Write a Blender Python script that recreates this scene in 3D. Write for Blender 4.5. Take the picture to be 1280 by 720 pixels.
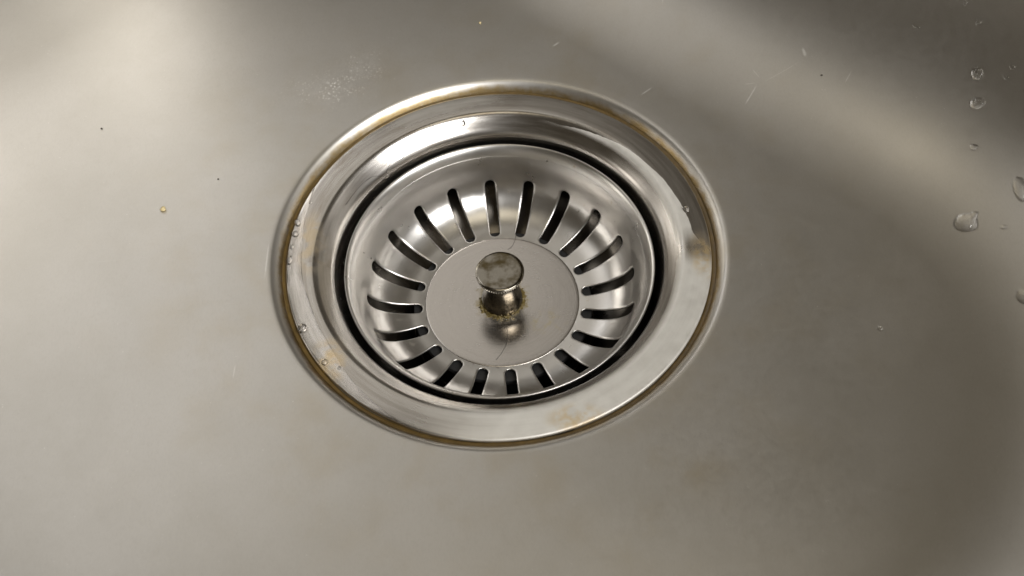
import bpy, bmesh, math, random
from mathutils import Vector, Matrix, Euler, noise
from mathutils.bvhtree import BVHTree

random.seed(7)
MM = 0.001
for o in list(bpy.data.objects):
    bpy.data.objects.remove(o)
scene = bpy.context.scene
COL = scene.collection
PI = math.pi

# ------------------------------------------------------------------ camera
CAM = Vector((3.0134, -176.083, 241.3075)) * MM
CR = Vector((0.99723596, -0.06156377, -0.0415975))
CU = Vector((0.07429973, 0.82629646, 0.55831327))
CF = Vector((0.0, 0.55986075, -0.82858671))
FPX = 1400.0                                   # focal length in pixels of a 1280 px wide frame
cd = bpy.data.cameras.new('camera')
cam = bpy.data.objects.new('camera', cd)
COL.objects.link(cam)
cam.matrix_world = Matrix(((CR.x, CU.x, -CF.x, CAM.x), (CR.y, CU.y, -CF.y, CAM.y),
                           (CR.z, CU.z, -CF.z, CAM.z), (0, 0, 0, 1)))
cd.sensor_width = 36.0
cd.lens = 36.0 * FPX / 1280.0
cd.clip_start = 0.005
cd.clip_end = 50.0
cd.dof.use_dof = True
cd.dof.focus_distance = 0.302
cd.dof.aperture_fstop = 20.0
scene.camera = cam

# ------------------------------------------------------------------ room light
w = bpy.data.worlds.new('World')
scene.world = w
w.use_nodes = True
bg = w.node_tree.nodes['Background']
bg.inputs['Color'].default_value = (1.0, 0.82, 0.56, 1)
bg.inputs['Strength'].default_value = 0.055


def area(name, loc, target, sx, sy, power, color):
    l = bpy.data.lights.new(name, 'AREA')
    l.shape = 'RECTANGLE'
    l.size, l.size_y = sx, sy
    l.energy = power
    l.color = color
    o = bpy.data.objects.new(name, l)
    o.location = loc
    o.rotation_euler = (Vector(target) - Vector(loc)).to_track_quat('-Z', 'Y').to_euler()
    COL.objects.link(o)
    return o


area('back_left_fill', (-0.573, 1.230, 0.848), (0, 0, 0), 0.5, 0.5, 2.3, (1.0, 0.99, 0.99))  # added low fill from behind left, no actual window there
area('far_fill', (-0.259, 0.904, 1.294), (0, 0, 0), 0.8, 0.6, 0.95, (1.0, 0.96, 0.89))  # added fill to lift the floor behind the drain, no real fitting
area('left_fill', (-0.713, 0.578, 1.311), (0, 0, 0), 0.5, 0.5, 1.05, (1.0, 0.98, 0.95))  # added fill standing in for bounce from the left, not a window
area('overhead_fill', (0.056, 0.000, 1.599), (0, 0, 0), 0.5, 0.5, 1.35, (1.0, 0.90, 0.70))  # added overhead fill for the lighter band on the floor, no real fitting
area('ceiling_lamp', (0.744, -0.798, 1.170), (0, 0, 0), 0.95, 0.85, 31, (1.0, 0.995, 0.99))

scene.view_settings.view_transform = 'Standard'
scene.view_settings.look = 'None'
scene.view_settings.exposure = 0.1
scene.view_settings.gamma = 1.0
scene.view_settings.use_curve_mapping = False
scene.cycles.max_bounces = 10
scene.cycles.glossy_bounces = 8
scene.cycles.transmission_bounces = 8
scene.cycles.sample_clamp_indirect = 6.0
scene.cycles.use_denoising = True


# ------------------------------------------------------------------ node helpers
class NT:
    def __init__(self, name):
        self.m = bpy.data.materials.new(name)
        self.m.use_nodes = True
        self.t = self.m.node_tree
        self.t.nodes.clear()
        self.out = self.t.nodes.new('ShaderNodeOutputMaterial')
        self._pos = None

    def n(self, typ, **kw):
        nd = self.t.nodes.new(typ)
        for k, v in kw.items():
            setattr(nd, k, v)
        return nd

    def link(self, a, b):
        self.t.links.new(a, b)

    def put(self, sock, v):
        if v is None:
            return
        if hasattr(v, 'is_linked') or hasattr(v, 'links'):
            self.link(v, sock)
        else:
            sock.default_value = v

    def pos(self):                              # object coordinates in millimetres
        if self._pos is None:
            tc = self.n('ShaderNodeTexCoord')
            vm = self.n('ShaderNodeVectorMath', operation='SCALE')
            vm.inputs['Scale'].default_value = 1000.0
            self.link(tc.outputs['Object'], vm.inputs[0])
            self._pos = vm.outputs[0]
            sp = self.n('ShaderNodeSeparateXYZ')
            self.link(self._pos, sp.inputs[0])
            self.x, self.y, self.z = sp.outputs
        return self._pos

    def math(self, op, a, b=None, c=None, clamp=False):
        nd = self.n('ShaderNodeMath', operation=op, use_clamp=clamp)
        for i, v in enumerate((a, b, c)):
            self.put(nd.inputs[i], v)
        return nd.outputs[0]

    def ramp(self, v, lo, hi, a=0.0, b=1.0, smooth=True):
        nd = self.n('ShaderNodeMapRange', interpolation_type='SMOOTHSTEP' if smooth else 'LINEAR')
        nd.clamp = True
        self.put(nd.inputs[0], v)
        for i, q in enumerate((lo, hi, a, b)):
            nd.inputs[i + 1].default_value = q
        return nd.outputs[0]

    def noise(self, scale, detail=3.0, rough=0.55, vec=None, stretch=None, dist=0.0):
        v = vec if vec is not None else self.pos()
        if stretch:
            mp = self.n('ShaderNodeMapping')
            mp.inputs['Scale'].default_value = stretch
            self.link(v, mp.inputs[0])
            v = mp.outputs[0]
        nd = self.n('ShaderNodeTexNoise')
        self.link(v, nd.inputs['Vector'])
        nd.inputs['Scale'].default_value = scale
        nd.inputs['Detail'].default_value = detail
        nd.inputs['Roughness'].default_value = rough
        nd.inputs['Distortion'].default_value = dist
        return nd.outputs['Fac']

    def radius(self):
        self.pos()
        return self.math('SQRT', self.math('ADD', self.math('MULTIPLY', self.x, self.x),
                                           self.math('MULTIPLY', self.y, self.y)))

    def angle(self):                            # degrees
        self.pos()
        return self.math('MULTIPLY', self.math('ARCTAN2', self.y, self.x), 180 / PI)

    def polar(self):                            # (arc length at r=50, r, z): streaks that run round the drain
        cb = self.n('ShaderNodeCombineXYZ')
        self.put(cb.inputs[0], self.math('MULTIPLY', self.angle(), 0.87))
        self.put(cb.inputs[1], self.radius())
        self.put(cb.inputs[2], self.z)
        return cb.outputs[0]

    def mix(self, f, a, b):
        nd = self.n('ShaderNodeMix', data_type='RGBA')
        self.put(nd.inputs[0], f)
        for s, v in ((nd.inputs[6], a), (nd.inputs[7], b)):
            self.put(s, (*v, 1) if isinstance(v, tuple) else v)
        return nd.outputs[2]

    def segment(self, a, b, wd):                # mask of a thin straight scratch between two points (mm)
        self.pos()
        (ax, ay), (bx, by) = a, b
        dx, dy = bx - ax, by - ay
        L = math.hypot(dx, dy)
        dx, dy = dx / L, dy / L
        px, py = self.math('SUBTRACT', self.x, ax), self.math('SUBTRACT', self.y, ay)
        al = self.math('ADD', self.math('MULTIPLY', px, dx), self.math('MULTIPLY', py, dy))
        ac = self.math('ABSOLUTE', self.math('SUBTRACT', self.math('MULTIPLY', px, dy), self.math('MULTIPLY', py, dx)))
        u = self.math('ABSOLUTE', self.math('SUBTRACT', self.math('DIVIDE', al, L), 0.5))
        return self.math('MULTIPLY', self.ramp(u, 0.5, 0.2), self.ramp(ac, wd, wd * 0.2))

    def blob(self, c, rx, ry=None, soft=0.2):
        self.pos()
        ry = ry or rx
        px = self.math('DIVIDE', self.math('SUBTRACT', self.x, c[0]), rx)
        py = self.math('DIVIDE', self.math('SUBTRACT', self.y, c[1]), ry)
        d = self.math('SQRT', self.math('ADD', self.math('MULTIPLY', px, px), self.math('MULTIPLY', py, py)))
        return self.ramp(d, 1.0, soft)

    def vmax(self, *a):
        r = a[0]
        for q in a[1:]:
            r = self.math('MAXIMUM', r, q)
        return r

    def bsdf(self, color, metallic, rough, bump=None, bstr=0.1, bdist=0.0001, **kw):
        b = self.n('ShaderNodeBsdfPrincipled')
        self.put(b.inputs['Base Color'], (*color, 1) if isinstance(color, tuple) else color)
        self.put(b.inputs['Metallic'], metallic)
        self.put(b.inputs['Roughness'], rough)
        for k, v in kw.items():
            self.put(b.inputs[k.replace('_', ' ')], v)
        if bump is not None:
            bp = self.n('ShaderNodeBump')
            bp.inputs['Strength'].default_value = bstr
            bp.inputs['Distance'].default_value = bdist
            self.put(bp.inputs['Height'], bump)
            self.link(bp.outputs[0], b.inputs['Normal'])
        self.link(b.outputs[0], self.out.inputs['Surface'])
        return self.m


# ------------------------------------------------------------------ materials
def mat_sink():
    t = NT('brushed_sink_steel')
    t.pos()
    base = t.mix(t.ramp(t.noise(0.018, 6, 0.62), 0.35, 0.68), (0.60, 0.578, 0.543), (0.55, 0.528, 0.488))
    # faint ochre water stains below and beside the drain
    st = t.math('MULTIPLY', t.ramp(t.noise(0.055, 4, 0.6), 0.42, 0.75), 0.30)
    near = t.math('ADD', t.ramp(t.radius(), 125, 60), t.math('MULTIPLY', t.vmax(t.blob(floor_xy(850, 575), 14, 10), t.blob(floor_xy(800, 640), 8, 18), t.blob(floor_xy(1090, 620), 14, 14)), 1.2))
    base = t.mix(t.math('MULTIPLY', st, near), base, (0.46, 0.38, 0.24))
    # gold brown stain running round the recess by the flange
    r = t.radius()
    wob = t.math('MULTIPLY', t.math('SUBTRACT', t.noise(0.15, 5, 0.65), 0.5), 2.4)
    gold = t.math('MULTIPLY', t.ramp(t.math('ADD', r, wob), 59.15, 57.95), t.ramp(t.noise(0.16, 4, 0.65), 0.3, 0.55, 0.55, 1.0))
    base = t.mix(gold, base, (0.38, 0.275, 0.125))
    # limescale flecks
    vor = t.n('ShaderNodeTexVoronoi')
    t.link(t.pos(), vor.inputs['Vector'])
    vor.inputs['Scale'].default_value = 1.15
    vd = vor.outputs['Distance']
    dots = t.ramp(vd, 0.42, 0.2)
    pat = t.ramp(t.noise(0.22, 5, 0.75), 0.46, 0.58)
    cl = t.vmax(t.blob((-47.0, 61.0), 19, 12, 0.0), t.math('MULTIPLY', t.blob((-38.0, 69.5), 13, 12, 0.0), 0.95))
    haze = t.math('MULTIPLY', t.math('MULTIPLY', t.ramp(t.noise(0.7, 5, 0.7), 0.45, 0.7), cl), 0.16)
    flecks = t.math('MULTIPLY', t.math('MULTIPLY', dots, pat), cl)
    sparse = t.math('MULTIPLY', t.ramp(vd, 0.22, 0.1), t.ramp(t.noise(0.5, 2), 0.64, 0.72))
    scr = [t.segment(*s) for s in SCRATCHES]
    marks = t.vmax(haze, t.math('MULTIPLY', flecks, t.ramp(t.noise(0.9, 3, 0.6), 0.35, 0.6, 0.2, 0.8)), t.math('MULTIPLY', sparse, 0.5), *[t.math('MULTIPLY', q, 0.42) for q in scr])
    base = t.mix(t.math('MULTIPLY', marks, 0.95), base, (0.86, 0.84, 0.80))
    met = t.math('SUBTRACT', 1.0, t.math('MULTIPLY', marks, 0.75))
    fine = t.math('ADD', t.noise(1.6, 4, 0.7, stretch=(1.0, 0.25, 1.0)), t.math('MULTIPLY', t.noise(0.5, 3, 0.6), 0.6))
    hair = None
    for ang, sc in ((0.35, 1.0), (1.9, 0.8), (2.7, 1.2)):      # sparse hairline scuffs in a few directions
        mp = t.n('ShaderNodeMapping')
        mp.inputs['Rotation'].default_value = (0, 0, ang)
        mp.inputs['Scale'].default_value = (0.05 * sc, 1.6 * sc, 1.0)
        t.link(t.pos(), mp.inputs[0])
        q = t.ramp(t.noise(1.0, 2, 0.5, vec=mp.outputs[0]), 0.70, 0.78)
        hair = q if hair is None else t.math('MAXIMUM', hair, q)
    hair = t.math('MULTIPLY', hair, t.ramp(t.noise(0.07, 3), 0.45, 0.65))
    base = t.mix(t.math('MULTIPLY', hair, 0.13), base, (0.74, 0.72, 0.68))
    gr = t.noise(2.6, 3, 0.7, stretch=(1.0, 0.4, 1.0))
    base = t.mix(t.math('MULTIPLY', t.ramp(gr, 0.4, 0.75), 0.22), base, (0.46, 0.44, 0.41))
    mott = t.noise(0.45, 5, 0.7)
    base = t.mix(t.math('MULTIPLY', t.ramp(mott, 0.5, 0.8), 0.25), base, (0.50, 0.47, 0.42))
    rg = t.math('ADD', 0.325, t.math('MULTIPLY', t.noise(0.06, 4, 0.6), 0.035))
    rg = t.math('ADD', rg, t.math('MULTIPLY', t.noise(0.6, 4, 0.7), 0.09))
    rg = t.math('ADD', rg, t.math('MULTIPLY', hair, 0.05))
    return t.bsdf(base, met, rg, fine, 0.12, 0.00006)


def mat_flange():
    t = NT('polished_flange_steel')
    t.pos()
    r, a = t.radius(), t.angle()
    streak = t.noise(0.9, 4, 0.6, vec=t.polar(), stretch=(0.06, 1.0, 0.3))
    big = t.noise(0.11, 4, 0.6)
    nz = t.math('MULTIPLY', t.math('SUBTRACT', big, 0.5), 5.0)
    # chalky film: a dried tide line that widens outwards down the right side and covers the front
    edge = t.math('ADD', t.ramp(a, 64, -4, 47.8, 52.6, smooth=False), t.ramp(a, 2, -14, 0.0, 5.5))
    right = t.math('MULTIPLY', t.math('LESS_THAN', t.math('ADD', r, t.math('MULTIPLY', nz, 0.25)), edge), t.ramp(a, 75, 55))
    front = t.math('MULTIPLY', t.ramp(a, -4, -12), t.ramp(a, -122, -85))
    top = t.math('MULTIPLY', t.math('MULTIPLY', t.ramp(a, 80, 96), t.ramp(a, 128, 112)),
                 t.ramp(t.math('ADD', r, nz), 49.5, 53.5))
    film = t.vmax(t.math('MULTIPLY', right, t.ramp(a, -6, 4)), front, t.math('MULTIPLY', top, 0.3))
    film = t.math('MULTIPLY', film, t.ramp(r, 47.0, 48.2))
    film = t.math('MULTIPLY', film, t.ramp(t.noise(0.3, 5, 0.65), 0.25, 0.7, 0.75, 0.95))
    och = t.vmax(t.math('MULTIPLY', t.blob((54, -7), 5, 10, 0.2), 0.9), t.math('MULTIPLY', t.blob((16, -52), 9, 5, 0.2), 0.8),
                 t.math('MULTIPLY', t.blob((-44, -31), 6, 9, 0.3), 0.7), t.math('MULTIPLY', t.blob((-50, 6), 5, 14, 0.3), 0.5))
    och = t.math('MULTIPLY', och, t.ramp(t.noise(0.25, 3), 0.35, 0.6))
    steel = t.mix(t.ramp(streak, 0.3, 0.7), (0.44, 0.41, 0.375), (0.57, 0.545, 0.51))
    brown = t.math('MULTIPLY', t.ramp(t.noise(0.5, 5, 0.65, vec=t.polar(), stretch=(0.12, 0.6, 0.3)), 0.48, 0.7), t.ramp(a, 20, 60))  # brown streaks, back half only, also painting in its darker reflection
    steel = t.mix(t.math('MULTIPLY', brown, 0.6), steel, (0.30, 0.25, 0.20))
    col = t.mix(t.math('MULTIPLY', film, 0.8), steel, (0.78, 0.76, 0.70))
    col = t.mix(och, col, (0.62, 0.47, 0.25))
    dirt = t.math('MULTIPLY', t.ramp(t.noise(0.7, 4, 0.7), 0.6, 0.75), t.ramp(r, 50, 45))
    col = t.mix(t.math('MULTIPLY', dirt, 0.5), col, (0.30, 0.25, 0.19))
    met = t.math('SUBTRACT', 1.0, t.math('MULTIPLY', t.vmax(film, t.math('MULTIPLY', och, 0.6)), 0.62))
    rg = t.math('ADD', 0.185, t.math('MULTIPLY', film, 0.28))
    rg = t.math('ADD', rg, t.math('MULTIPLY', streak, 0.12))
    return t.bsdf(col, met, rg, streak, 0.06, 0.00008)


def mat_basket():
    t = NT('stamped_basket_steel')
    t.pos()
    streak = t.noise(0.9, 4, 0.6, vec=t.polar(), stretch=(0.10, 1.2, 0.5))
    n2 = t.noise(0.16, 4, 0.65)
    col = t.mix(n2, (0.56, 0.54, 0.51), (0.66, 0.64, 0.61))
    spots = t.math('MULTIPLY', t.ramp(t.noise(0.35, 3, 0.6), 0.66, 0.78), 0.6)
    col = t.mix(spots, col, (0.42, 0.35, 0.24))
    chalk = t.math('MULTIPLY', t.ramp(t.noise(1.3, 4, 0.7), 0.68, 0.80), t.ramp(n2, 0.6, 0.78))
    col = t.mix(t.math('MULTIPLY', chalk, 0.6), col, (0.75, 0.73, 0.70))
    met = t.math('SUBTRACT', 1.0, t.math('MULTIPLY', t.vmax(chalk, spots), 0.5))
    rg = t.math('ADD', 0.235, t.math('MULTIPLY', n2, 0.12))
    rg = t.math('ADD', rg, t.math('MULTIPLY', chalk, 0.2))
    return t.bsdf(col, met, rg, streak, 0.035, 0.00008)


def mat_plate():
    t = NT('scuffed_plate_steel')
    t.pos()
    streak = t.noise(0.9, 4, 0.65, vec=t.polar(), stretch=(0.05, 2.2, 0.5))
    n2 = t.noise(0.14, 4, 0.6)
    col = t.mix(n2, (0.51, 0.48, 0.45), (0.57, 0.54, 0.51))
    ring = t.math('MULTIPLY', t.ramp(t.math('ADD', t.radius(), t.math('MULTIPLY', t.noise(0.42, 4, 0.65), 7.5)), 12.2, 9.4), t.ramp(t.noise(0.6, 4, 0.7), 0.3, 0.6, 0.35, 0.9))
    col = t.mix(ring, col, (0.30, 0.235, 0.085))
    yel = t.math('MULTIPLY', t.blob((12, -8), 8, 6, 0.1), t.ramp(t.noise(0.4, 3), 0.45, 0.7))
    col = t.mix(t.math('MULTIPLY', yel, 0.6), col, (0.52, 0.44, 0.22))
    met = t.math('SUBTRACT', 1.0, t.math('MULTIPLY', ring, 0.5))
    rg = t.math('ADD', 0.19, t.math('MULTIPLY', n2, 0.08))
    col = t.mix(t.math('MULTIPLY', t.ramp(streak, 0.45, 0.7), 0.35), col, (0.46, 0.43, 0.40))
    scu = t.math('MULTIPLY', t.ramp(t.noise(1.0, 3, 0.6, stretch=(0.35, 2.6, 1.0)), 0.6, 0.72), t.ramp(t.noise(0.1, 2), 0.4, 0.6))
    col = t.mix(t.math('MULTIPLY', scu, 0.4), col, (0.72, 0.70, 0.67))
    rg = t.math('ADD', rg, t.math('MULTIPLY', scu, 0.12))
    return t.bsdf(col, met, rg, streak, 0.14, 0.00008)


def mat_cup():
    t = NT('drain_cup_steel')
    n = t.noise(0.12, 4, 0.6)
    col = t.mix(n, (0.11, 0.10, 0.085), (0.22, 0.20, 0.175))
    return t.bsdf(col, 1.0, t.math('ADD', 0.18, t.math('MULTIPLY', n, 0.15)), n, 0.1, 0.0002)


def mat_knob(cap):
    t = NT('knob_cap_steel' if cap else 'knob_neck_chrome')
    n = t.noise(0.33, 4, 0.65)
    n2 = t.noise(1.1, 3, 0.6)
    col = t.mix(t.ramp(t.noise(0.22, 4, 0.6), 0.40, 0.66), (0.27, 0.25, 0.215), (0.09, 0.07, 0.035))
    if not cap:
        low = t.ramp(t.math('ADD', t.z, t.math('MULTIPLY', n2, 3.0)), -20.5, -24.0)
        col = t.mix(t.math('MULTIPLY', low, 0.8), t.mix(t.ramp(n, 0.38, 0.62), (0.20, 0.17, 0.125), (0.04, 0.032, 0.02)), (0.07, 0.05, 0.014))
    rg = t.math('ADD', 0.10 if cap else 0.05, t.math('MULTIPLY', n2, 0.10))
    return t.bsdf(col, 1.0 if cap else 0.95, rg, n2, 0.12, 0.0001)


def mat_simple(name, a, b, scale, met, r0, r1, bstr=0.2, bd=0.0001, **kw):
    t = NT(name)
    n = t.noise(scale, 4, 0.6)
    return t.bsdf(t.mix(n, a, b), met, t.math('ADD', r0, t.math('MULTIPLY', n, r1 - r0)), n, bstr, bd, **kw)


def mat_water():
    t = NT('clear_water')
    return t.bsdf((1.0, 1.0, 1.0), 0.0, 0.0, IOR=1.333, Transmission_Weight=1.0)


# ------------------------------------------------------------------ mesh helpers
def mesh_obj(name, verts, faces, mat, parent=None, smooth=True):
    me = bpy.data.meshes.new(name)
    me.from_pydata([tuple(c * MM for c in v) for v in verts], [], faces)
    me.update()
    bm = bmesh.new()
    bm.from_mesh(me)
    bmesh.ops.remove_doubles(bm, verts=bm.verts, dist=2e-6)
    bmesh.ops.recalc_face_normals(bm, faces=bm.faces)
    bm.to_mesh(me)
    bm.free()
    me.polygons.foreach_set('use_smooth', [smooth] * len(me.polygons))
    me.materials.append(mat)
    o = bpy.data.objects.new(name, me)
    COL.objects.link(o)
    if parent:
        o.parent = parent
        o.matrix_parent_inverse = Matrix.Translation(parent.location).inverted()
    return o


def thing(name, label, cat, loc, group=None):
    e = bpy.data.objects.new(name, None)
    e.empty_display_size = 0.01
    e.location = [c * MM for c in loc]
    COL.objects.link(e)
    return tag(e, label, cat, group)


def tag(o, label, cat, group=None):
    o['label'], o['category'] = label, cat
    if group:
        o['group'] = group
    return o


def spline(pts, per=8):
    """Catmull-Rom through profile points; a point given as (r, z, 1) is a sharp corner."""
    out = []
    n = len(pts)
    for i in range(n - 1):
        p1, p2 = pts[i], pts[i + 1]
        p0 = pts[i - 1] if i > 0 and len(p1) == 2 else (2 * p1[0] - p2[0], 2 * p1[1] - p2[1])
        p3 = pts[i + 2] if i + 2 < n and len(p2) == 2 else (2 * p2[0] - p1[0], 2 * p2[1] - p1[1])
        for k in range(per):
            t = k / per
            out.append(tuple(0.5 * (2 * p1[d] + (p2[d] - p0[d]) * t + (2 * p0[d] - 5 * p1[d] + 4 * p2[d] - p3[d]) * t * t
                                    + (3 * p1[d] - p0[d] - 3 * p2[d] + p3[d]) * t ** 3) for d in (0, 1)))
    out.append(tuple(pts[-1][:2]))
    return out


def lathe(name, prof, mat, parent=None, seg=192, closed=False, dent=None, center=(0, 0)):
    vs, fs = [], []
    for (r, z) in prof:
        for k in range(seg):
            a = 2 * PI * k / seg
            dr = dent(a, r, z) if dent else 0
            vs.append((center[0] + (r + dr) * math.cos(a), center[1] + (r + dr) * math.sin(a), z))
    m = len(prof)
    for i in range(m if closed else m - 1):
        j = (i + 1) % m
        for k in range(seg):
            k2 = (k + 1) % seg
            fs.append((i * seg + k, i * seg + k2, j * seg + k2, j * seg + k))
    return mesh_obj(name, vs, fs, mat, parent)


def disc_grid(name, prof, mat, parent=None, seg=160):
    """Surface of revolution that closes on the axis (prof starts at r = 0)."""
    vs, fs = [(0, 0, prof[0][1])], []
    for (r, z) in prof[1:]:
        for k in range(seg):
            a = 2 * PI * k / seg
            vs.append((r * math.cos(a), r * math.sin(a), z))
    for k in range(seg):
        fs.append((0, 1 + k, 1 + (k + 1) % seg))
    for i in range(len(prof) - 2):
        for k in range(seg):
            k2 = (k + 1) % seg
            a, b = 1 + i * seg, 1 + (i + 1) * seg
            fs.append((a + k, b + k, b + k2, a + k2))
    return mesh_obj(name, vs, fs, mat, parent)


def ray_dir(px, py):
    return (CR * ((px - 640) / FPX) - CU * ((py - 360) / FPX) + CF).normalized()


# ------------------------------------------------------------------ the sink bowl (the setting)
# The bowl stands at 45 degrees to the view: local s runs to the right wall, t to the back wall.
DA, DB, DC, DD = 70.0, 126.0, 205.0, 157.0     # floor edge: back, right, front, left, from the drain centre
RC = 58.0                                      # plan radius of the corners at the floor


def fillet(gx, gy):                            # fillet radius between floor and wall, tighter towards the back and right
    return 62.0 * (max(gx, 0) ** 2 + max(gy, 0) ** 2) + 110.0 * (min(gx, 0) ** 2 + min(gy, 0) ** 2)


WALL_DRAFT = math.radians(83)
RIM_Z = 165.0


def floor_z(d):                                # d = distance from the drain centre: gentle fall to the drain
    return 1.9 + 0.012 * max(0.0, d - 60.0)


def plan(k, n):
    """Point and outward normal on the rounded-rectangle floor edge, by angle from the drain centre."""
    a = 2 * PI * k / n
    ds, dt = math.cos(a), math.sin(a)
    lo, hi = 10.0, 400.0
    def sd(s, t):
        cs, ct = (DB - DD) / 2, (DA - DC) / 2
        hs, ht = (DB + DD) / 2, (DA + DC) / 2
        qx, qy = abs(s - cs) - hs + RC, abs(t - ct) - ht + RC
        return math.hypot(max(qx, 0), max(qy, 0)) + min(max(qx, qy), 0) - RC
    for _ in range(50):
        m = (lo + hi) / 2
        if sd(ds * m, dt * m) > 0:
            hi = m
        else:
            lo = m
    s, t = ds * lo, dt * lo
    e = 0.01
    g = Vector((sd(s + e, t) - sd(s - e, t), sd(s, t + e) - sd(s, t - e))).normalized()
    return s, t, g.x, g.y


def to_xy(s, t):
    c = math.sqrt(0.5)
    return (c * (s + t), c * (t - s))


def build_sink(mat):
    n = 480
    edge = [plan(k, n) for k in range(n)]
    rings = []
    lip = [(57.2, -3.2), (57.3, -1.9), (57.5, -1.1), (57.85, -0.5), (58.35, 0.2), (58.9, 0.9), (59.5, 1.45), (60.0, 1.75), (60.5, 1.88),
           (61.2, 1.92), (62.5, 1.93)]
    for (r, z) in lip:
        rings.append([(r * math.cos(2 * PI * k / n), r * math.sin(2 * PI * k / n), z) for k in range(n)])
    for i in range(1, 19):
        f = i / 18
        ring = []
        for k, (s, t, gx, gy) in enumerate(edge):
            a = 2 * PI * k / n
            ps, pt = 62.5 * math.cos(a) * (1 - f) + s * f, 62.5 * math.sin(a) * (1 - f) + t * f
            ring.append((ps, pt, floor_z(math.hypot(ps, pt)) + 0.02))
        rings.append(ring)
    z0 = [p[2] for p in rings[-1]]
    steps = 26
    for i in range(1, steps + 1):
        a = WALL_DRAFT * (i / steps) ** 1.4
        sa, ca = math.sin(a), 1 - math.cos(a)
        rings.append([(s + gx * fillet(gx, gy) * sa, t + gy * fillet(gx, gy) * sa, z0[k] + fillet(gx, gy) * ca)
                      for k, (s, t, gx, gy) in enumerate(edge)])
    sw, cw, tw = math.sin(WALL_DRAFT), 1 - math.cos(WALL_DRAFT), math.tan(WALL_DRAFT)
    def wall_pt(k, f, out=0.0, up=0.0):
        s, t, gx, gy = edge[k]
        F = fillet(gx, gy)
        zb = z0[k] + F * cw
        h = (RIM_Z - zb) * f
        d = F * sw + h / tw + out
        return (s + gx * d, t + gy * d, zb + h + up)
    for i in range(1, 9):
        rings.append([wall_pt(k, i / 8) for k in range(n)])
    for dd, hh in ((1.5, 3.0), (5, 4.5), (12, 5), (60, 5), (62, 3), (62, -6)):
        rings.append([wall_pt(k, 1.0, dd, hh) for k in range(n)])
    vs, fs = [], []
    for ring in rings:
        for (s, t, z) in ring:
            x, y = to_xy(s, t)
            vs.append((x, y, z))
    for i in range(len(rings) - 1):
        for k in range(n):
            k2 = (k + 1) % n
            fs.append((i * n + k, i * n + k2, (i + 1) * n + k2, (i + 1) * n + k))
    o = mesh_obj('sink_bowl', vs, fs, mat)
    o['kind'] = 'structure'
    o['label'] = 'brushed stainless steel sink bowl around the drain'
    return o


def floor_xy(px, py, z=2.2):
    d = ray_dir(px, py)
    t = (z * MM - CAM.z) / d.z
    p = CAM + d * t
    return (p.x / MM, p.y / MM)


SCRATCHES = []
for (a, b, wd) in (((830, -4), (826, 24), 0.30), ((946, 112), (929, 136), 0.26), ((948, 108), (938, 98), 0.18),
                   ((944, 112), (928, 112), 0.16), ((816, 108), (800, 119), 0.22), ((996, 88), (1001, 97), 0.5),
                   ((336, 300), (330, 350), 0.25), ((294, 455), (291, 474), 0.25), ((700, 52), (690, 58), 0.3),
                   ((1056, 118), (1049, 128), 0.22), ((950, 113), (996, 99), 0.12)):
    SCRATCHES.append((floor_xy(*a), floor_xy(*b), wd))

M = dict(sink=mat_sink(), flange=mat_flange(), basket=mat_basket(), plate=mat_plate(), cup=mat_cup(),
         cap=mat_knob(True), neck=mat_knob(False), water=mat_water(),
         seal=mat_simple('ochre_sealant', (0.025, 0.016, 0.004), (0.17, 0.105, 0.028), 0.35, 0.0, 0.25, 0.45),
         rubber=mat_simple('black_rubber', (0.012, 0.012, 0.012), (0.022, 0.021, 0.020), 0.6, 0.0, 0.5, 0.7),
         crust=mat_simple('mineral_crust', (0.05, 0.036, 0.009), (0.26, 0.19, 0.055), 1.1, 0.1, 0.18, 0.5, 0.7, 0.0005),
         hair=mat_simple('dark_hair', (0.030, 0.024, 0.018), (0.06, 0.05, 0.04), 1.0, 0.0, 0.35, 0.5),
         crumb=mat_simple('bread_crumb', (0.50, 0.38, 0.16), (0.72, 0.62, 0.38), 2.0, 0.0, 0.6, 0.8, 0.5, 0.0003),
         grit=mat_simple('dark_grit', (0.03, 0.025, 0.02), (0.09, 0.07, 0.05), 2.0, 0.0, 0.6, 0.8))

sink = build_sink(M['sink'])

# ------------------------------------------------------------------ drain flange set in the sink
fl = thing('drain_flange', 'round polished steel drain flange set into the sink floor around the strainer', 'sink drain', (0, 0, -40))
FP = spline([(55.2, -2.2, 1), (56.3, -1.4), (56.55, -0.55), (56.3, -0.2), (55.6, -0.06), (52.8, 0.02), (50.4, 0.03), (49.3, -0.08),
             (48.45, -0.48), (47.6, -1.2), (46.75, -1.98), (45.9, -2.8), (45.1, -3.62), (44.5, -4.5), (44.15, -5.6), (43.95, -7.2),
             (43.9, -9.8)], 6)
CUT = 44
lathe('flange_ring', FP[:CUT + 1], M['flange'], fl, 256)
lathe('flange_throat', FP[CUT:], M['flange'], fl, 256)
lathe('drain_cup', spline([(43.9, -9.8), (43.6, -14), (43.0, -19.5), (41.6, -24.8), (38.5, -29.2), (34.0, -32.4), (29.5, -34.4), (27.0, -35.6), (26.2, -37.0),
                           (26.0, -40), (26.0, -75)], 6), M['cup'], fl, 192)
lathe('pipe_bottom', [(26.0, -75.0), (10, -75.2), (0.05, -75.3)], M['rubber'], fl, 96)


def seal_wob(a, r, z):
    return 0.10 * math.sin(5 * a + 1) + 0.07 * math.sin(13 * a) + 0.05 * math.sin(29 * a + 2)


lathe('sealant_ring', spline([(56.35, -1.8), (56.6, -1.2), (57.0, -1.0), (57.4, -0.9), (57.8, -0.75), (58.0, -1.3), (57.5, -2.4),
                              (56.6, -2.4), (56.35, -1.8)], 4)[:-1], M['seal'], fl, 256, True, seal_wob)

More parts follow.
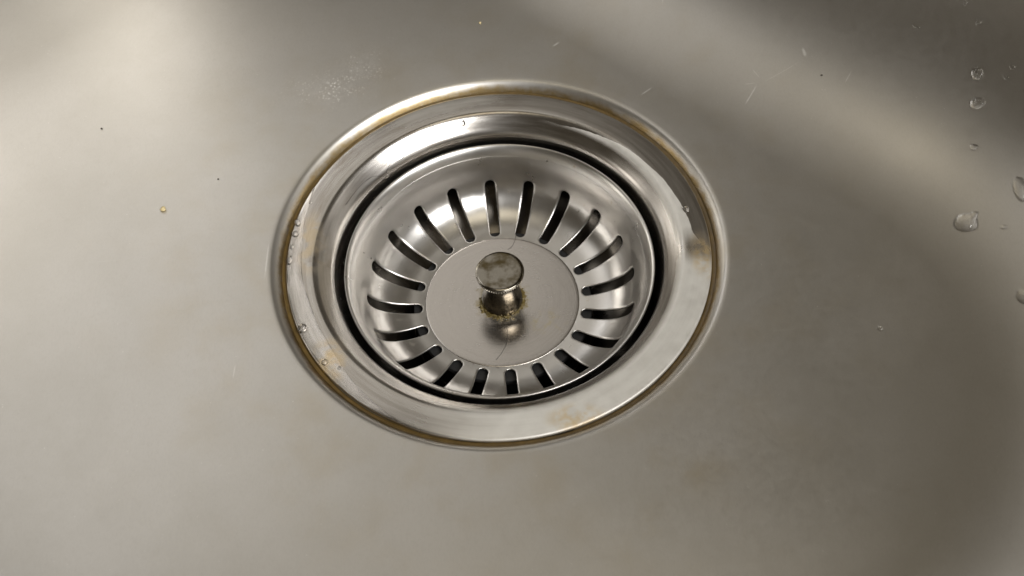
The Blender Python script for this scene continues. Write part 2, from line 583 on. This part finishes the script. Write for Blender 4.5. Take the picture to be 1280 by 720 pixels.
# ------------------------------------------------------------------ strainer basket
bk = thing('strainer_basket', 'stamped steel strainer basket with twenty slots and a central knob', 'sink strainer', (0, 0, -34))
NS, PHASE = 20, math.radians(2.0)
FULL = spline([(21.3, -25.24), (24.0, -24.88), (27.0, -24.5), (30.0, -23.7), (32.6, -22.5), (34.9, -20.8), (36.3, -19.1), (37.2, -17.1),
               (37.8, -14.9), (38.3, -12.6), (38.9, -10.5), (39.65, -8.6), (40.5, -7.1), (41.3, -6.15), (41.85, -5.9), (42.1, -6.2),
               (42.05, -6.65), (41.6, -6.95), (40.9, -7.1)], 10)
PROF = FULL[:111]
ARC = [0.0]
for i in range(1, len(PROF)):
    ARC.append(ARC[-1] + math.hypot(PROF[i][0] - PROF[i - 1][0], PROF[i][1] - PROF[i - 1][1]))


def prof_at(v):
    v = min(max(v, 0.0), ARC[-1])
    for i in range(1, len(ARC)):
        if v <= ARC[i]:
            f = (v - ARC[i - 1]) / (ARC[i] - ARC[i - 1])
            (r0, z0), (r1, z1) = PROF[i - 1], PROF[i]
            L = math.hypot(r1 - r0, z1 - z0)
            return r0 + (r1 - r0) * f, z0 + (z1 - z0) * f, -(z1 - z0) / L, (r1 - r0) / L   # point, inward-up normal
    return (*PROF[-1], 0, 1)


def v_of_r(r):
    for i in range(1, len(PROF)):
        if PROF[i][0] >= r:
            f = (r - PROF[i - 1][0]) / (PROF[i][0] - PROF[i - 1][0])
            return ARC[i - 1] + f * (ARC[i] - ARC[i - 1])
    return ARC[-1]


def build_basket_wall(mat, parent):
    HW = 1.46
    vi, vo = v_of_r(22.8), v_of_r(37.3)
    va, vb = 0.0, v_of_r(38.25)
    nc, ns = 12, 26
    hole, rect = [], []
    for i in range(ns + 1):                    # right side, going outwards
        f = i / ns
        hole.append((HW, vi + HW + (vo - vi - 2 * HW) * f))
        rect.append((1.0, va + (vb - va) * f))
    for i in range(1, nc):                     # outer end
        a = PI * i / nc
        hole.append((HW * math.cos(a), vo - HW + HW * math.sin(a)))
        rect.append((1.0 - 2.0 * i / nc, vb))
    for i in range(ns + 1):
        f = 1 - i / ns
        hole.append((-HW, vi + HW + (vo - vi - 2 * HW) * f))
        rect.append((-1.0, va + (vb - va) * f))
    for i in range(1, nc):
        a = PI + PI * i / nc
        hole.append((HW * math.cos(a), vi + HW + HW * math.sin(a)))
        rect.append((-1.0 + 2.0 * i / nc, va))
    n = len(hole)
    levels = [(0.0, -0.42), (0.015, -0.22), (0.05, -0.07), (0.11, -0.01), (0.2, 0), (0.35, 0), (0.55, 0), (0.78, 0), (1.0, 0)]
    vs, fs = [], []
    for s in range(NS):
        base = len(vs)
        mid = PHASE + 2 * PI * s / NS + PI / 2
        for (f, dn) in levels:
            for (ho, hv), (rx, rv) in zip(hole, rect):
                v = hv * (1 - f) + rv * f
                r, z, nr, nz = prof_at(v)
                rh = prof_at(hv)[0]
                ang = (ho / rh) * (1 - f) + rx * (PI / NS) * f
                r2, z2 = r + nr * dn, z + nz * dn
                vs.append((r2 * math.cos(mid + ang), r2 * math.sin(mid + ang), z2))
        for l in range(len(levels) - 1):
            for k in range(n):
                k2 = (k + 1) % n
                fs.append((base + l * n + k, base + l * n + k2, base + (l + 1) * n + k2, base + (l + 1) * n + k))
    # plain upper wall with the same angular steps
    seg = NS * nc
    b0 = len(vs)
    up = 40
    for i in range(up + 1):
        r, z, _, _ = prof_at(vb + (ARC[-1] - vb) * i / up)
        for k in range(seg):
            a = PHASE + PI / 2 + PI / NS + 2 * PI * k / seg
            vs.append((r * math.cos(a), r * math.sin(a), z))
    for i in range(up):
        for k in range(seg):
            k2 = (k + 1) % seg
            fs.append((b0 + i * seg + k, b0 + i * seg + k2, b0 + (i + 1) * seg + k2, b0 + (i + 1) * seg + k))
    o = mesh_obj('slotted_wall', vs, fs, mat, parent)
    # normals have to look up and inwards
    me = o.data
    if sum(p.normal.z for p in me.polygons) < 0:
        me.flip_normals()
    sm = o.modifiers.new('thickness', 'SOLIDIFY')
    sm.thickness = 0.0007
    sm.offset = -1.0
    return o


build_basket_wall(M['basket'], bk)
lathe('rim', FULL[110:], M['basket'], bk, 240)
disc_grid('base_plate', [(0, -25.06), (5, -25.06), (10, -25.06), (15, -25.065), (18, -25.07), (20, -25.07), (21, -25.075), (21.6, -25.08), (21.85, -25.10),
                         (21.98, -25.16), (22.02, -25.3), (21.5, -25.6), (12, -26.4)], M['plate'], bk)
kn = lathe('knob', spline([(5.3, -25.1, 1), (5.85, -24.7), (5.9, -23.9), (5.6, -22.2), (5.1, -20), (4.85, -17.5), (4.9, -15), (5.2, -13.2), (5.6, -12.4, 1)], 5),
           M['neck'], bk, 96)
kn['label'] = 'polished waisted neck of the knob'


def knurl(a, r, z):
    return -0.45 * (0.5 + 0.5 * math.cos(58 * a)) if (r > 6.35 and z < -11.2) else 0.0


lathe('knob_cap', spline([(0.02, -10.5), (3.0, -10.46), (5.6, -10.46), (6.35, -10.55), (6.66, -10.75), (6.72, -11.0), (6.70, -11.2, 1), (6.62, -11.3), (6.6, -12.1),
                          (6.3, -12.35), (5.0, -12.4), (0.5, -12.4)], 5), M['cap'], kn, 464, False, knurl)


def crust_wob(a, r, z):
    return (r - 5.4) * (0.3 * math.sin(2 * a + 0.4) + 0.16 * math.sin(3 * a + 2) + 0.05 * math.sin(9 * a))


crust = lathe('mineral_crust', spline([(5.6, -23.9), (5.95, -24.2), (6.15, -24.55), (6.35, -24.8), (6.6, -24.98), (6.9, -25.09)], 5), M['crust'], bk, 160, False, crust_wob)
for v in crust.data.vertices:                  # lumpy, gappy residue
    q = noise.noise(v.co * 1400) * 0.5 + noise.noise(v.co * 3500) * 0.35
    d = Vector((v.co.x, v.co.y, 0)).normalized()
    v.co += d * q * 0.0009 + Vector((0, 0, q * 0.0007 - 0.0002))
lathe('rubber_stopper', spline([(12, -26.9, 1), (24.3, -27.0), (25.2, -27.2), (25.6, -27.9), (25.3, -29.2), (23.5, -31.0), (16, -32.5), (6, -33.6), (0.1, -34)], 5),
      M['rubber'], bk, 128)


# ------------------------------------------------------------------ things lying on the metal
dg = bpy.context.evaluated_depsgraph_get()
dg.update()
bms = bmesh.new()
for ob in [o for o in COL.objects if o.type == 'MESH']:
    ev = ob.evaluated_get(dg)
    me = ev.to_mesh()
    bms.from_mesh(me)                          # every mesh so far has identity world transform
    ev.to_mesh_clear()
TREE = BVHTree.FromBMesh(bms)
bms.free()


def hit(px, py):
    loc, nrm, _, _ = TREE.ray_cast(CAM, ray_dir(px, py))
    if nrm.dot(ray_dir(px, py)) > 0:
        nrm = -nrm
    return loc, nrm


def drop(px, py, rx, ry, h, label, rot=0.0, tail=None, group=None, name='water_drop'):
    """Water dome sitting on the metal; rx, ry, h in mm; tail = (length, angle) of a drawn-out end."""
    loc, nrm = hit(px, py)
    e1 = (CR - nrm * CR.dot(nrm)).normalized()
    e2 = nrm.cross(e1)
    n, m = 36, 12
    vs, fs = [], []
    ph = random.random() * 6
    for i in range(m + 1):
        f = i / m
        a = f * PI / 2
        rr, zz = math.cos(a) ** 0.8, math.sin(a)
        for k in range(n):
            b = 2 * PI * k / n
            ir = 1 + 0.05 * math.sin(2 * b + ph) + 0.03 * math.sin(3 * b + 2 * ph)
            u, v = rx * ir * rr * math.cos(b), ry * ir * rr * math.sin(b)
            if tail:
                ta = tail[1]
                al = math.cos(b - ta)
                ext = max(0.0, al) ** 22 * tail[0] * rr
                u += math.cos(ta) * ext
                v += math.sin(ta) * ext
            u, v = u * math.cos(rot) - v * math.sin(rot), u * math.sin(rot) + v * math.cos(rot)
            p = loc / MM + e1 * u + e2 * v + nrm * (zz * h - 0.12)
            vs.append(tuple(p))
    for i in range(m):
        for k in range(n):
            k2 = (k + 1) % n
            fs.append((i * n + k, i * n + k2, (i + 1) * n + k2, (i + 1) * n + k))
    fs.append(tuple(range(n))[::-1])
    o = mesh_obj(name, vs, fs, M['water'])
    return tag(o, label, 'water drop', group)


G1, G2 = 'water drops clinging to the right wall of the sink', 'beads of water on the drain flange'
drop(1207, 279, 3.0, 2.9, 1.66, 'large crescent water drop with a tail to its upper right on the right wall', tail=(1.9, 0.7), group=G1)
drop(1222, 129, 2.0, 1.8, 1.15, 'round water drop low in the vertical pair near the dark corner', group=G1)
drop(1222, 92, 1.7, 1.8, 1.02, 'round water drop high in the vertical pair near the dark corner', group=G1)
drop(1217, 184, 1.1, 1.0, 0.64, 'small water drop between the pair of drops and the crescent drop', group=G1)
drop(1275, 236, 1.7, 3.6, 1.15, 'tall drawn-out water drop at the right edge above the crescent drop', group=G1)
drop(1280, 371, 1.8, 2.3, 1.28, 'water drop cut by the right edge of the picture', group=G1)
drop(1223, 28, 0.9, 0.9, 0.51, 'small water drop in the dark top right corner', group=G1)
drop(1266, 84, 0.9, 0.8, 0.51, 'tiny bead right of the round pair of drops', group=G1)
drop(1258, 97, 0.7, 0.7, 0.38, 'tiniest bead right of the round pair of drops', group=G1)
drop(1145, 33, 1.2, 0.5, 0.38, 'faint flat water smear below the top edge on the dark wall', rot=-0.4, group=G1)
drop(1206, 4, 0.8, 0.8, 0.51, 'small water drop touching the top edge of the picture', group=G1)
drop(1255, 284, 0.8, 0.8, 0.38, 'tiny bead right of the crescent drop', group=G1)
drop(1100, 411, 0.8, 0.9, 0.45, 'tiny bead on the sink floor to the right of the drain', group=G1)

drop(579, 154, 0.75, 0.85, 1.12, 'tiny bead at the back of the drain flange', group=G2)
drop(484, 219, 0.7, 0.7, 0.80, 'tiny bead on the bright throat of the flange beside a hair', group=G2)
drop(378, 411, 1.25, 1.4, 1.44, 'larger bead low on the left of the drain flange', group=G2)
drop(406, 453, 0.9, 0.9, 0.96, 'bead at the lower left end of the ochre flange edge', group=G2)
drop(424, 460, 0.5, 0.5, 0.56, 'tiny bead inside the ochre lower left flange edge', group=G2)
drop(857, 262, 0.9, 1.0, 1.28, 'bead at the tip of the chalky film on the right of the flange', group=G2)
drop(369, 293, 0.9, 1.0, 0.96, 'upper bead in the wet streak on the left of the flange', group=G2)
drop(362, 326, 0.75, 1.5, 0.96, 'drawn-out lower bead in the wet streak on the left of the flange', group=G2)
drop(372, 279, 0.8, 1.3, 0.95, 'slim bead at the top of the wet streak on the left of the flange', rot=0.3, group=G2)
drop(365, 309, 0.6, 0.8, 0.8, 'small middle bead in the wet streak on the left of the flange', group=G2)
drop(388, 253, 0.5, 0.5, 0.56, 'tiny bead above the wet streak on the left of the flange', group=G2)


drop(640, 391, 0.9, 0.7, 0.9, 'wet glinting bead at the right foot of the knob', group=G2)
drop(630, 400, 1.1, 0.6, 0.7, 'wet glinting bead at the front foot of the knob', group=G2)


def water_film():
    """Crescent of water lying along the outer edge of the flange, thickest at the left."""
    vs, fs = [], []
    n, m = 150, 14
    a0, a1 = math.radians(152), math.radians(243)
    for i in range(n + 1):
        f = i / n
        a = a0 + (a1 - a0) * f
        env = math.sin(PI * f) ** 0.9
        wdt = (5.2 + 0.35 * math.sin(7 * a + 1) + 0.12 * math.sin(19 * a)) * env + 0.05
        hgt = (0.72 + 0.12 * math.sin(31 * a) * math.sin(7 * a + 0.5) + 0.05 * math.sin(53 * a + 1)) * env + 0.01
        ro = 56.35
        for j in range(m + 1):
            g = j / m
            r = ro - wdt * g
            zf = -0.02
            z = zf - 0.06 + hgt * (math.sin(PI * min(1.0, g ** 0.7)) ** 0.75 if 0 < g < 1 else 0.0)
            vs.append((r * math.cos(a), r * math.sin(a), z))
        for j in range(m + 1):
            g = j / m
            r = ro - wdt * g
            vs.append((r * math.cos(a), r * math.sin(a), -0.35))
    w2 = 2 * (m + 1)
    for i in range(n):
        b, c = i * w2, (i + 1) * w2
        for j in range(m):
            fs.append((b + j, b + j + 1, c + j + 1, c + j))
            fs.append((b + m + 1 + j, c + m + 1 + j, c + m + 2 + j, b + m + 2 + j))
        fs.append((b, c, c + m + 1, b + m + 1))
        fs.append((b + m, b + 2 * m + 1, c + 2 * m + 1, c + m))
    o = mesh_obj('water_film', vs, fs, M['water'])
    return tag(o, 'thin crescent of standing water along the left edge of the drain flange', 'water')


water_film()


def strand(pix, label, rad=0.055, lift=0.06):
    """A hair laid over the metal through picture points found on the surface."""
    pts = []
    for q in pix:
        loc, nrm = hit(*q)
        pts.append(loc / MM + nrm * lift)
    fine = []
    for i in range(len(pts) - 1):
        p1, p2 = pts[i], pts[i + 1]
        p0 = pts[i - 1] if i else p1 * 2 - p2
        p3 = pts[i + 2] if i + 2 < len(pts) else p2 * 2 - p1
        for k in range(6):
            t = k / 6
            fine.append(0.5 * (2 * p1 + (p2 - p0) * t + (2 * p0 - 5 * p1 + 4 * p2 - p3) * t * t + (3 * p1 - p0 - 3 * p2 + p3) * t ** 3))
    fine.append(pts[-1])
    vs, fs = [], []
    for i, p in enumerate(fine):
        d = (fine[min(i + 1, len(fine) - 1)] - fine[max(i - 1, 0)]).normalized()
        s = d.cross(Vector((0, 0, 1))).normalized()
        u = s.cross(d)
        for k in range(6):
            a = PI * k / 3
            vs.append(tuple(p + (s * math.cos(a) + u * math.sin(a)) * rad))
    for i in range(len(fine) - 1):
        for k in range(6):
            k2 = (k + 1) % 6
            fs.append((i * 6 + k, i * 6 + k2, i * 6 + 6 + k2, i * 6 + 6 + k))
    return tag(mesh_obj('hair_strand', vs, fs, M['hair']), label, 'hair', 'hairs stuck to the drain')


strand([(645, 295), (643, 302), (640, 308), (635, 312)], 'short hair on the strainer plate just behind the knob', 0.055)
strand([(629, 403), (634, 412), (634, 424), (629, 438), (620, 450)], 'curved hair on the strainer plate in front of the knob', 0.05)
strand([(508, 192), (500, 200), (489, 204), (484, 212), (483, 217)], 'kinked hair on the bright back left throat of the flange', 0.05)
strand([(480, 220), (466, 221), (455, 228), (444, 240), (432, 256)], 'long curved hair on the left throat of the flange', 0.05)


def speck(px, py, r, name, label, cat, mat, seed):
    rnd = random.Random(seed)
    loc, nrm = hit(px, py)
    bm = bmesh.new()
    bmesh.ops.create_icosphere(bm, subdivisions=2, radius=1)
    ph = [rnd.random() * 6 for _ in range(6)]
    for v in bm.verts:
        c = v.co
        k = 1 + 0.22 * math.sin(3 * c.x + ph[0]) + 0.18 * math.sin(4 * c.y + ph[1]) + 0.14 * math.sin(5 * c.z + ph[2])
        v.co = Vector((c.x * k * r * 1.15, c.y * k * r * 0.85, c.z * k * r * 0.6))
    bm.normal_update()
    vs = [tuple(loc / MM + v.co + nrm * r * 0.45) for v in bm.verts]
    fs = [tuple(v.index for v in f.verts) for f in bm.faces]
    bm.free()
    return tag(mesh_obj(name, vs, fs, mat), label, cat)


speck(204, 262, 0.8, 'food_crumb', 'pale yellow crumb on the sink floor left of the drain', 'crumb', M['crumb'], 3)
speck(127, 161, 0.3, 'dark_speck', 'tiny dark speck on the bright floor at upper left', 'speck', M['grit'], 4)
speck(273, 224, 0.22, 'dark_speck', 'tiny dark speck left of the drain above the crumb', 'speck', M['grit'], 5)
speck(1027, 94, 0.26, 'dark_speck', 'tiny dark speck on the sink wall at upper right', 'speck', M['grit'], 6)
speck(600, 29, 0.4, 'pale_speck', 'tiny pale speck on the sink floor behind the drain', 'speck', M['crumb'], 8)
